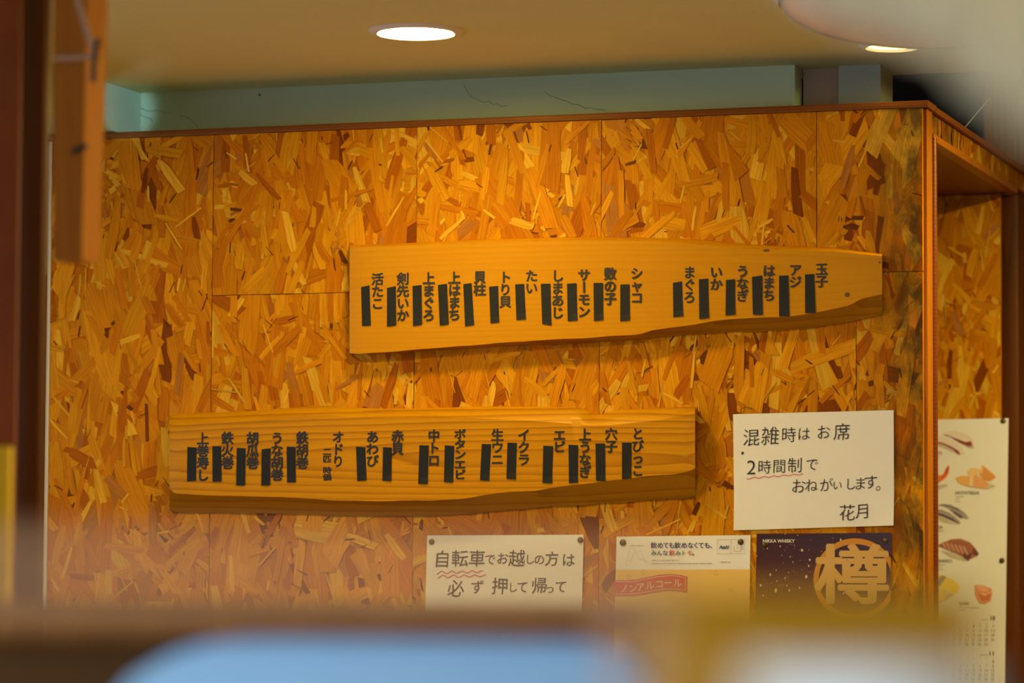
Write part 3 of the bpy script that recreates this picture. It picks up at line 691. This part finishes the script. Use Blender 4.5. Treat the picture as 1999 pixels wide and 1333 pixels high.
for x, y, r_ in [(1098,203,13),(382,280,10),(640,325,18),(230,305,9),(733,440,14),(720,512,12),(500,402,9),(533,463,8),(690,640,20),(265,615,14),(440,655,10),(480,590,8),(330,800,22),(490,800,16),(150,740,16),(1175,436,10),(978,487,8),(105,395,8),(870,340,7),(610,772,12),(460,742,10),(345,690,9),(335,560,9),(440,135,8),(590,150,8),(1005,182,7),(550,270,7),(965,780,16),(180,860,12),(1130,835,12)]+[(rg.uniform(120, 760), rg.uniform(200, 900), rg.uniform(3, 6)) for _ in range(50)]:
    px, py = q(x, y); ink.blob(px, py, r_*ss*.75, r_*ss*1.1, (.62, .38, .22, 1) if r_ < 9 else (.75, .52, .32, 1), 0, 8, .2)
tag(ink.done('drops', wp, None, 'scattered pale drops'), kind='stuff')
px, py = q(195, 262); tack(px, py, P4+.0003, 'dark thumbtack under the white lettering of the whisky poster', .0052)
px, py = q(1627, 212); tack(px, py, P4+.0003, 'dark thumbtack at the upper right of the whisky poster', .0052)

# sushi calendar in the niche
P5 = -(YN-.006)
ca = sheet('sushi_calendar', 'tall calendar with sushi pictures hanging in the niche', 'calendar', [(1792, 819.6), (1968.8, 816.2), (1960.5, 1400), (1784, 1402)], P5)
q1 = cpt((1780, 800), 1081/219); q2 = cpt((1780, 1060), 1069/219); OFF = P5+.0008
def pic(name, label, shapes):
    ink = Ink(OFF)
    for q, pts, c_ in shapes: ink.poly([q(*p) for p in pts], c_)
    return ink.done(name, ca, None, label)
SH = (.60, .54, .42, 1)
oct_w = (.80, .70, .64, 1); oct_r = (.30, .06, .045, 1); oct_p = (.55, .28, .22, 1)
pic('octopus_picture', 'printed octopus sushi', [(q1, [(180,330),(300,360),(450,430),(510,420),(380,330),(180,310)], SH), (q1, [(520,360),(600,370),(590,330)], SH),
    (q1, [(150,290),(240,248),(330,260),(430,315),(495,375),(490,425),(455,440),(400,395),(300,340),(150,310)], oct_w), (q1, [(205,296),(300,318),(385,355),(450,395),(470,432),(440,425),(390,380),(300,335),(205,312)], oct_r),
    (q1, [(300,230),(345,205),(420,202),(510,228),(570,262),(600,305),(580,348),(540,340),(450,290),(370,258)], oct_w), (q1, [(360,250),(440,280),(520,310),(570,300),(585,345),(545,352),(480,325),(420,290)], oct_r), (q1, [(305,238),(340,240),(380,256),(330,250)], oct_p)])
pic('prawn_picture', 'printed orange prawn tail', [(q1, [(170,760),(260,765),(350,730),(330,715),(170,730)], SH), (q1, [(150,600),(225,610),(270,635),(305,615),(325,570),(352,532),(362,545),(355,610),(325,655),(275,690),(220,724),(150,740)], (.80, .16, .025, 1)), (q1, [(325,570),(352,532),(360,560),(340,610),(315,625)], (.55, .10, .02, 1)), (q1, [(150,640),(230,650),(280,655),(215,690),(150,700)], (.88, .30, .06, 1))])
A_, B_, D_ = (.82, .46, .14, 1), (.74, .33, .08, 1), (.86, .58, .26, 1)
pic('scallop_picture', 'printed orange scallop sushi', [(q1, [(440,690),(560,745),(720,765),(815,735),(700,690)], SH), (q1, [(420,655),(480,632),(560,640),(610,735),(540,738),(450,705)], A_), (q1, [(535,600),(560,560),(620,560),(660,575),(640,640),(560,650)], D_), (q1, [(655,620),(675,528),(740,580),(800,630),(808,655),(760,685),(690,672)], B_), (q1, [(675,528),(690,560),(670,620),(655,600)], D_), (q1, [(590,640),(610,625),(680,660),(740,705),(730,755),(640,750),(590,730)], (.80, .40, .16, 1)), (q1, [(560,640),(595,635),(590,735),(550,735)], (.88, .64, .38, 1))])
pic('shad_picture', 'printed silver shad sushi', [(q1, [(180,1010),(300,1080),(430,1105),(330,1040),(200,1000)], SH), (q1, [(150,985),(210,965),(280,958),(360,990),(430,1040),(470,1082),(455,1105),(400,1070),(320,1030),(220,1005),(150,1005)], (.40, .34, .33, 1)), (q1, [(190,985),(300,1005),(400,1050),(458,1100),(400,1072),(300,1025),(190,1000)], (.10, .08, .11, 1)),
    (q1, [(240,922),(290,906),(370,912),(450,945),(520,1000),(550,1050),(500,1042),(420,1000),(360,950),(300,925)], (.42, .36, .36, 1)), (q1, [(250,920),(330,912),(430,950),(510,1010),(430,965),(340,925)], (.14, .10, .12, 1)), (q1, [(370,960),(430,985),(500,1030),(470,1045),(410,1000)], (.18, .14, .15, 1))])
bands = [(q1, [(245,1305),(300,1280),(380,1245),(470,1240),(560,1275),(610,1330),(640,1400),(560,1440),(420,1380),(300,1330)], (.42, .16, .10, 1)), (q2, [(245,25),(300,-10),(400,-30),(520,-15),(600,40),(640,100),(620,128),(575,100),(560,140),(535,172),(480,130),(400,85),(320,55)], (.40, .14, .09, 1)), (q2, [(480,95),(575,100),(540,172),(490,135)], (.16, .06, .05, 1)), (q2, [(585,50),(640,98),(618,128),(575,95)], (.18, .06, .05, 1))]
for i in range(6): bands.append((q2, [(285+i*40, -8+i*8), (300+i*40, -12+i*8), (330+i*42, 52+i*12), (315+i*42, 52+i*12)], (.66, .40, .28, 1)))
pic('mantis_shrimp_picture', 'printed striped mantis shrimp sushi', [(q2, [(280,70),(360,130),(520,175),(500,130),(380,85)], SH)]+bands)
pic('omelette_picture', 'printed yellow omelette sushi', [(q2, [(150,440),(250,560),(340,540),(400,500)], SH), (q2, [(150,400),(240,400),(330,470),(320,540),(240,580),(150,560)], (.86, .66, .28, 1)), (q2, [(150,300),(290,305),(400,355),(455,410),(440,470),(390,498),(300,440),(150,380)], (.88, .66, .14, 1)), (q2, [(222,380),(285,308),(330,322),(265,418)], (.33, .32, .28, 1))])
pic('ginger_picture', 'printed pink pickled ginger', [(q2, [(600,398),(680,405),(758,435),(765,480),(750,550),(690,582),(640,570),(600,490)], (.80, .30, .16, 1)), (q2, [(610,405),(690,415),(745,440),(700,470),(640,450)], (.86, .44, .26, 1)), (q2, [(625,480),(690,495),(750,470),(735,540),(670,560)], (.66, .17, .09, 1)), (q2, [(640,470),(700,485),(760,455),(750,475),(690,505)], (.88, .5, .32, 1))])
TX = (.06, .045, .035, 1); TG = (.30, .25, .17, 1)
def wd(q, t, x0, x1, y, h_, b=.012, c_=TX, name='caption'):
    ink = Ink(OFF); a, py = q(x0, y); e, _ = q(x1, y); ink.word(t, a, e, py, h_, b, c_); ink.done(name, ca, None, 'dark lettering reading '+t)
wd(q1, 'TAKO', 187, 292, 417, 6.2); wd(q1, 'HOTATEGAI', 420, 647, 799, 6.2); wd(q1, 'KOHADA', 132, 297, 1130, 6.2); wd(q2, 'SHAKO', 249, 383, 169, 6.2); wd(q2, 'GARI', 447, 541, 579, 6.0)
ink = Ink(OFF)
for qq, a, b, y in ((q1,190,272,458),(q1,421,500,836),(q1,421,456,860),(q1,421,470,884),(q1,140,308,1166),(q2,250,322,206),(q2,250,282,230),(q2,250,302,252),(q2,447,640,617),(q2,447,505,642),(q2,660,730,730),(q2,640,722,1066)):
    ink.line([qq(a, y), qq(b, y)], .9, TG)
tag(ink.done('fine_print', ca), kind='stuff')
colx = (395, 460, 524, 585, 648, 710, 773)
wd(q2, '10', 747, 793, 715, 8.4, .03, TX, 'month_number'); wd(q2, '11', 738, 779, 1053, 8.0, .03, TX, 'month_number')
def month(first, days, y0, dy, lean, yh):
    ink = Ink(OFF); d = 1; r_ = 0; c_ = first
    while d <= days:
        px, py = q2(colx[c_]-lean*(r_*2), y0+r_*dy); t = str(d)
        w_ = 2.6 if len(t) == 1 else 6.2
        ink.word(t, px-w_/2, px+w_/2, py, 6.0, .006, TG if c_ else (.5, .16, .1, 1)); d += 1; c_ += 1
        if c_ == 7: c_ = 0; r_ += 1
    for x in colx: ink.line([q2(x-7, yh), q2(x+7, yh)], .8, TG)
    tag(ink.done('date_grid', ca, None, 'grid of the dates of one month'), kind='stuff')
month(3, 31, 790, 43.5, 1.0, 757); month(6, 30, 1130, 42, 1.0, 1097)
def tack_n(px, py, label):
    return tack(px, py, P5+.0003, label, .0058)
tack_n(1958.3, 821.3, 'bronze thumbtack in the top right corner of the calendar'); tack_n(1956.2, 1093.8, 'bronze thumbtack halfway down the right edge of the calendar')

# ------------------------------------------------------------------ cobwebs, flecks and the loose wire
def wiggle(pts):
    t = np.linspace(0, len(pts)-1, 14); xs = np.interp(t, range(len(pts)), [p[0] for p in pts]); ys = np.interp(t, range(len(pts)), [p[1] for p in pts])
    return [(x+2*math.sin(i*1.9+x), y+2.2*math.sin(i*1.3+y)) for i, (x, y) in enumerate(zip(xs, ys))]
for pts, lb in (([(222, 183), (250, 205), (285, 215), (330, 219)], 'cobweb thread in the corner of the green wall at the far left'), ([(255, 222), (280, 226), (300, 236)], 'short cobweb thread low on the green wall at the far left'),
                ([(352, 225), (372, 232), (388, 250)], 'cobweb thread hanging to the brown capping at the left'), ([(1063, 178), (1100, 197), (1140, 209), (1182, 216)], 'long dark cobweb thread on the green wall above the middle boards'),
                ([(905, 168), (930, 195), (990, 208)], 'faint cobweb thread left of the long one on the green wall'), ([(1576, 138), (1564, 160), (1556, 172)], 'cobweb thread on the beige strip of wall')):
    v, f = tube([WP(x, y, -YU+.003) for x, y in wiggle(pts)], .00032, 5); o = mk('cobweb_thread', v, f, M_WEB); tag(o, lb, 'cobweb', 'cobweb threads')
v, f = lathe([(0, -.002), (.002, -.001), (.0022, 0), (0, .0005)], WP(507, 185, -YU), 8, 'y'); tag(mk('dark_fleck', v, f, M_WEB), 'tiny dark fleck on the green wall left of centre', 'fleck')
wa, wb_ = onaxis(1876, 241, 0, XC-.012), onaxis(1932, 191, 0, XC+.03)
wa[2] = ZT+.011; v, f = tube([wa, .5*(wa+wb_), wb_], .0008, 6)
tag(mk('loose_wire', v, f, plain('straw_wire', (.55, .48, .20), .6)), 'thin pale wire sticking up from the header on the right', 'wire')

# ------------------------------------------------------------------ out of focus things near the camera, left
def pxbox(name, px0, px1, y0px, y1px, Y, depth, mat, parent=None, bevel=.002, z0=None, z1=None):
    ym = .5*(y0px+y1px); a = onaxis(px0, ym, 1, Y); b = onaxis(px1, ym, 1, Y)
    zt = float(onaxis(.5*(px0+px1), y0px, 1, Y)[2]) if z1 is None else z1; zb = float(onaxis(.5*(px0+px1), y1px, 1, Y)[2]) if z0 is None else z0
    return box(name, (a[0], Y, zb), (b[0], Y+depth, zt), mat, parent, bevel)
o = pxbox('wooden_post', 36, 82, 0, 1000, -1.8, .02, M_POST, z0=0, z1=ZC-.0005); tag(o, 'dark brown upright post at the left, blurred', 'post')
o = pxbox('rust_panel', -260, 33, 0, 1000, -1.62, .02, M_RUST, z0=0, z1=ZC-.0005); tag(o, 'rust coloured panel at the far left edge behind the dark post', 'panel')
o = pxbox('yellow_board', -240, 17, 872, 1100, -2.1, .012, plain('yellow_paint', (.95, .62, .01), .5, var=.05), z0=0); tag(o, 'bright yellow board at the lower left edge', 'board')
# tan timber coming down from the ceiling, with its cord and hook
YT = -1.9
tb = empty('hanging_timber', onaxis(150, 0, 1, YT)); tag(tb, 'tan squared timber hanging down at the upper left, blurred', 'timber')
fl = [onaxis(104, 508, 1, YT), onaxis(160, 508, 1, YT)]; ft = [onaxis(104, 0, 1, YT), onaxis(169, 0, 1, YT)]
k_ = (ZC-.0005-ft[0][2])/(ft[0][2]-fl[0][2]); tl = ft[0]+(ft[0]-fl[0])*k_; tr = ft[1]+(ft[1]-fl[1])*k_
tl[1] = tr[1] = YT; tl[2] = tr[2] = ZC-.0005
dp = np.array([0, .072, 0]); bk = np.array([-.004, .062, 0])
V = [fl[0], fl[1], tr, tl, fl[0]+bk, fl[1]+bk, tr+dp, tl+dp]
mk('timber_body', V, [(0,1,2,3), (1,5,6,2), (5,4,7,6), (4,0,3,7), (4,5,1,0), (3,2,6,7)], M_TAN, tb)
def fronts(px, py, d=.006): return onaxis(px, py, 1, YT-d)
M_CORD = plain('pale_cord', (.62, .40, .26), .7); M_IRON = plain('dark_iron', (.03, .03, .025), .5)
v, f = tube([fronts(120, -120), fronts(152, 0), fronts(170, 60), fronts(187, 108)], .0042, 8); mk('cord', v, f, M_CORD, tb, 60)
v, f = tube([fronts(106, 114), fronts(150, 112), fronts(184, 110)], .0038, 8); mk('cord', v, f, M_CORD, tb, 60)
v, f = tube([fronts(192, 75, .012), fronts(187, 100, .014), fronts(183, 128, .013), fronts(182, 160, .010)], .0040, 8); mk('hook', v, f, M_IRON, tb, 60)
v, f = tube([fronts(142, 296, .001), fronts(156, 290, .0015), fronts(170, 285, .001)], .0042, 8); mk('knot', v, f, M_IRON, tb, 60)

# unseen cool lamp, added to make the daylight patch in the far left corner
sp_at = np.array([.50, -1.95, ZC]); tgt = np.array([-.8215, .04, 2.345]); drop = np.array([0, 0, .15])
so = empty('added_spot', sp_at); tag(so, 'added cool lamp off the picture, making the blue daylight patch in the left corner', 'added_spot')
v, f = lathe([(0, 0), (.03, 0), (.03, -.012), (0, -.012)], sp_at, 24); mk('base', v, f, M_WHITE, so, 50)
v, f = tube([sp_at-np.array([0, 0, .012]), sp_at-drop], .006, 10); mk('stem', v, f, M_WHITE, so, 50)
d_ = tgt-(sp_at-drop); d_ /= np.linalg.norm(d_)
v, f = tube([sp_at-drop-d_*.03, sp_at-drop+d_*.03], .018, 16); mk('can', v, f, M_WHITE, so, 50)
ld = bpy.data.lights.new('added_beam', 'SPOT'); ld.energy = 130.0; ld.color = (.40, .66, 1.0); ld.spot_size = math.radians(3.8); ld.spot_blend = .55; ld.shadow_soft_size = .012
lo_ = bpy.data.objects.new('added_beam', ld); COL.objects.link(lo_); lo_.parent = so
lo_.location = Vector([float(c) for c in (-drop+d_*.045)]); lo_.rotation_euler = Vector([float(c) for c in d_]).to_track_quat('-Z', 'Y').to_euler()

# ------------------------------------------------------------------ out of focus things near the camera, counter
def tz(px, py, t): return float(AT(px, py, t)[2])
M_BROWN = wood('counter_brown', (.30, .09, .010), (.19, .05, .006), 'x', 20, 120, .5).m
M_BLUE = plain('pale_blue_steel', (.48, .80, .98), .45, var=.03)
M_PALE = plain('pale_celadon', (.55, .60, .52), .4, var=.03)
M_GOLDW = wood('golden_box_wood', (.62, .27, .008), (.50, .20, .006), 'x', 14, 90, .55, .05, 1.5, .5).m
M_PINK = plain('pinkish_rail', (.54, .24, .08), .4, var=.05)
M_CHINA = plain('white_china', (.95, .88, .72), .25, var=.01)
# counter built square to the viewer's side of the room
ex = np.array([math.cos(yaw), math.sin(yaw), 0.0]); ey = np.array([-math.sin(yaw), math.cos(yaw), 0.0])
def fbox(name, pxa, pxb, t, depth, z0, z1, mat, parent=None, bevel=.004):
    """box standing square to the counter, its front face at distance t"""
    a = AT(pxa, 1150, t); b = AT(pxb, 1150, t); fc = np.array([a[0], a[1], 0]); w_ = float(np.dot((b-a), ex))
    v, f = boxvf((0, 0, z0), (w_, depth, z1))
    o = mk(name, [fc+ex*p[0]+ey*p[1]+np.array([0, 0, p[2]]) for p in v], f, mat, parent)
    if bevel:
        bm = bmesh.new(); bm.from_mesh(o.data); bmesh.ops.bevel(bm, geom=bm.edges[:], offset=bevel, segments=3, affect='EDGES', profile=.5); bm.to_mesh(o.data); bm.free()
        o.data.shade_smooth(); o.data.set_sharp_from_angle(angle=math.radians(40))
    return o
ZK = 1.06
ct = fbox('counter', -3500, 5000, .85, 1.6, 0, ZK, M_BROWN); tag(ct, 'sushi counter below the picture that carries the case', 'counter')
cs = empty('display_case', AT(700, 1250, 2.3)); tag(cs, 'long sushi case on the counter with a pale blue front and brown top rail, blurred', 'display case')
zr0, zr1 = tz(700, 1247, 2.3), tz(700, 1190, 2.3)
fbox('top_rail', -250, 1330, 2.28, .16, zr0, zr1, M_BROWN, cs)
def prism(name, pts, t, depth, mat, parent):
    fr = [AT(x, y, t) for x, y in pts]; n = len(fr); V = fr+[p+ey*depth for p in fr]
    return mk(name, V, [tuple(range(n))[::-1], tuple(range(n, 2*n))]+[(i, (i+1) % n, n+(i+1) % n, n+i) for i in range(n)], mat, parent, 50)
prism('front_panel', [(150, 2160), (190, 1400), (255, 1325), (330, 1280), (400, 1258), (480, 1248), (1090, 1248), (1160, 1256), (1215, 1278), (1260, 1318), (1290, 1400), (1300, 2160)], 2.30, .05, M_BLUE, cs)
prism('end_cover', [(1120, 2160), (1160, 1290), (1220, 1262), (1290, 1280), (1345, 1330), (1370, 1400), (1380, 2160)], 2.352, .05, M_PALE, cs)
prism('side_cover', [(-250, 2160), (-250, 1249), (420, 1249), (420, 2160)], 2.353, .05, M_POST, cs)
gr = empty('guard_rail', AT(600, 1140, 1.15)); tag(gr, 'pinkish rail across the counter nearest the camera, blurred', 'rail')
fbox('bar', -900, 1290, 1.0, .012, tz(600, 1160, 1.0), tz(600, 1085, 1.0), M_PINK, gr)
for p in (-800, 1215): fbox('upright', p, p+70, 1.013, .012, ZK, tz(600, 1160, 1.0)+.004, M_PINK, gr, .001)
gb = empty('wooden_box', AT(1600, 1200, 1.5)); tag(gb, 'golden wooden box standing on the counter at the right, blurred', 'box')
zg = tz(1600, 1162, 1.5)
fbox('body', 1290, 1900, 1.5, .12, ZK, zg-.012, M_GOLDW, gb); fbox('lid', 1270, 1925, 1.495, .13, zg-.0118, zg, M_GOLDW, gb)
bw_c = AT(1680, 1330, 1.22)
bo = empty('china_bowl', (bw_c[0], bw_c[1], ZK)); tag(bo, 'white china bowl at the bottom edge in front of the wooden box, blurred', 'bowl')
hb = tz(1680, 1312, 1.22)-ZK
v, f = lathe([(0, 0), (.022, 0), (.024, .012), (.030, .02), (.040, hb*.45), (.044, hb*.85), (.0445, hb), (.0425, hb), (.041, hb*.85), (.036, hb*.45), (0, .03)], (bw_c[0], bw_c[1], ZK), 48); mk('bowl_body', v, f, M_CHINA, bo, 60)
v, f = lathe([(.0445, hb-.001), (.0455, hb+.0005), (.0445, hb+.002), (.0425, hb+.001)], (bw_c[0], bw_c[1], ZK), 48); mk('rim', v, f, M_CHINA, bo, 60)

# ------------------------------------------------------------------ pale curtain hanging near the camera, upper right
m = NT('curtain_cloth', .85, .2); m.col(m.mix((.86, .68, .38, 1), (.78, .60, .30, 1), m.noise(m.coords((1, 1, .2)), 18, 3))); m.bump(m.noise(m.coords((1, 1, 1)), 900, 2), .1, .001); M_CLOTH = m.m
tcur = 1.5
c0 = AT(1800, 100, tcur)
cu_ = empty('curtain', (c0[0], c0[1], ZC)); tag(cu_, 'pale cloth curtain hanging close to the camera at the upper right, blurred', 'curtain')
edge = [(1530, -40), (1600, 25), (1700, 62), (1800, 98), (1850, 130), (1900, 178), (1960, 238), (2100, 315), (2500, 420)]
V = []; Fc = []; nc, nr = 90, 14
for i in range(nc+1):
    px = 1530+(2500-1530)*i/nc; pe = float(interp(edge, [px])[0]); b = AT(px, pe, tcur); wv_ = .010*math.sin(i*.62)+.005*math.sin(i*1.7+1)
    for j in range(nr+1):
        z = b[2]+(ZC-.03-b[2])*(j/nr); p = np.array([b[0], b[1], z])+ey*wv_*(1-.3*j/nr); V.append(p)
for i in range(nc):
    for j in range(nr): a = i*(nr+1)+j; Fc.append((a, a+nr+1, a+nr+2, a+1))
o = mk('cloth', V, Fc, M_CLOTH, cu_, 60); md = o.modifiers.new('thickness', 'SOLIDIFY'); md.thickness = .002; md.offset = 0
a = AT(1500, 100, tcur); b = AT(2530, 100, tcur); v, f = tube([(a[0], a[1], ZC-.022), (b[0], b[1], ZC-.022)], .012, 12); mk('rod', v, f, M_WHITE, cu_, 60)
for tt in (.04, .96):
    p = a+(b-a)*tt; v, f = tube([(p[0], p[1], ZC-.022), (p[0], p[1], ZC-.0005)], .006, 10); mk('rod_bracket', v, f, M_WHITE, cu_, 60)
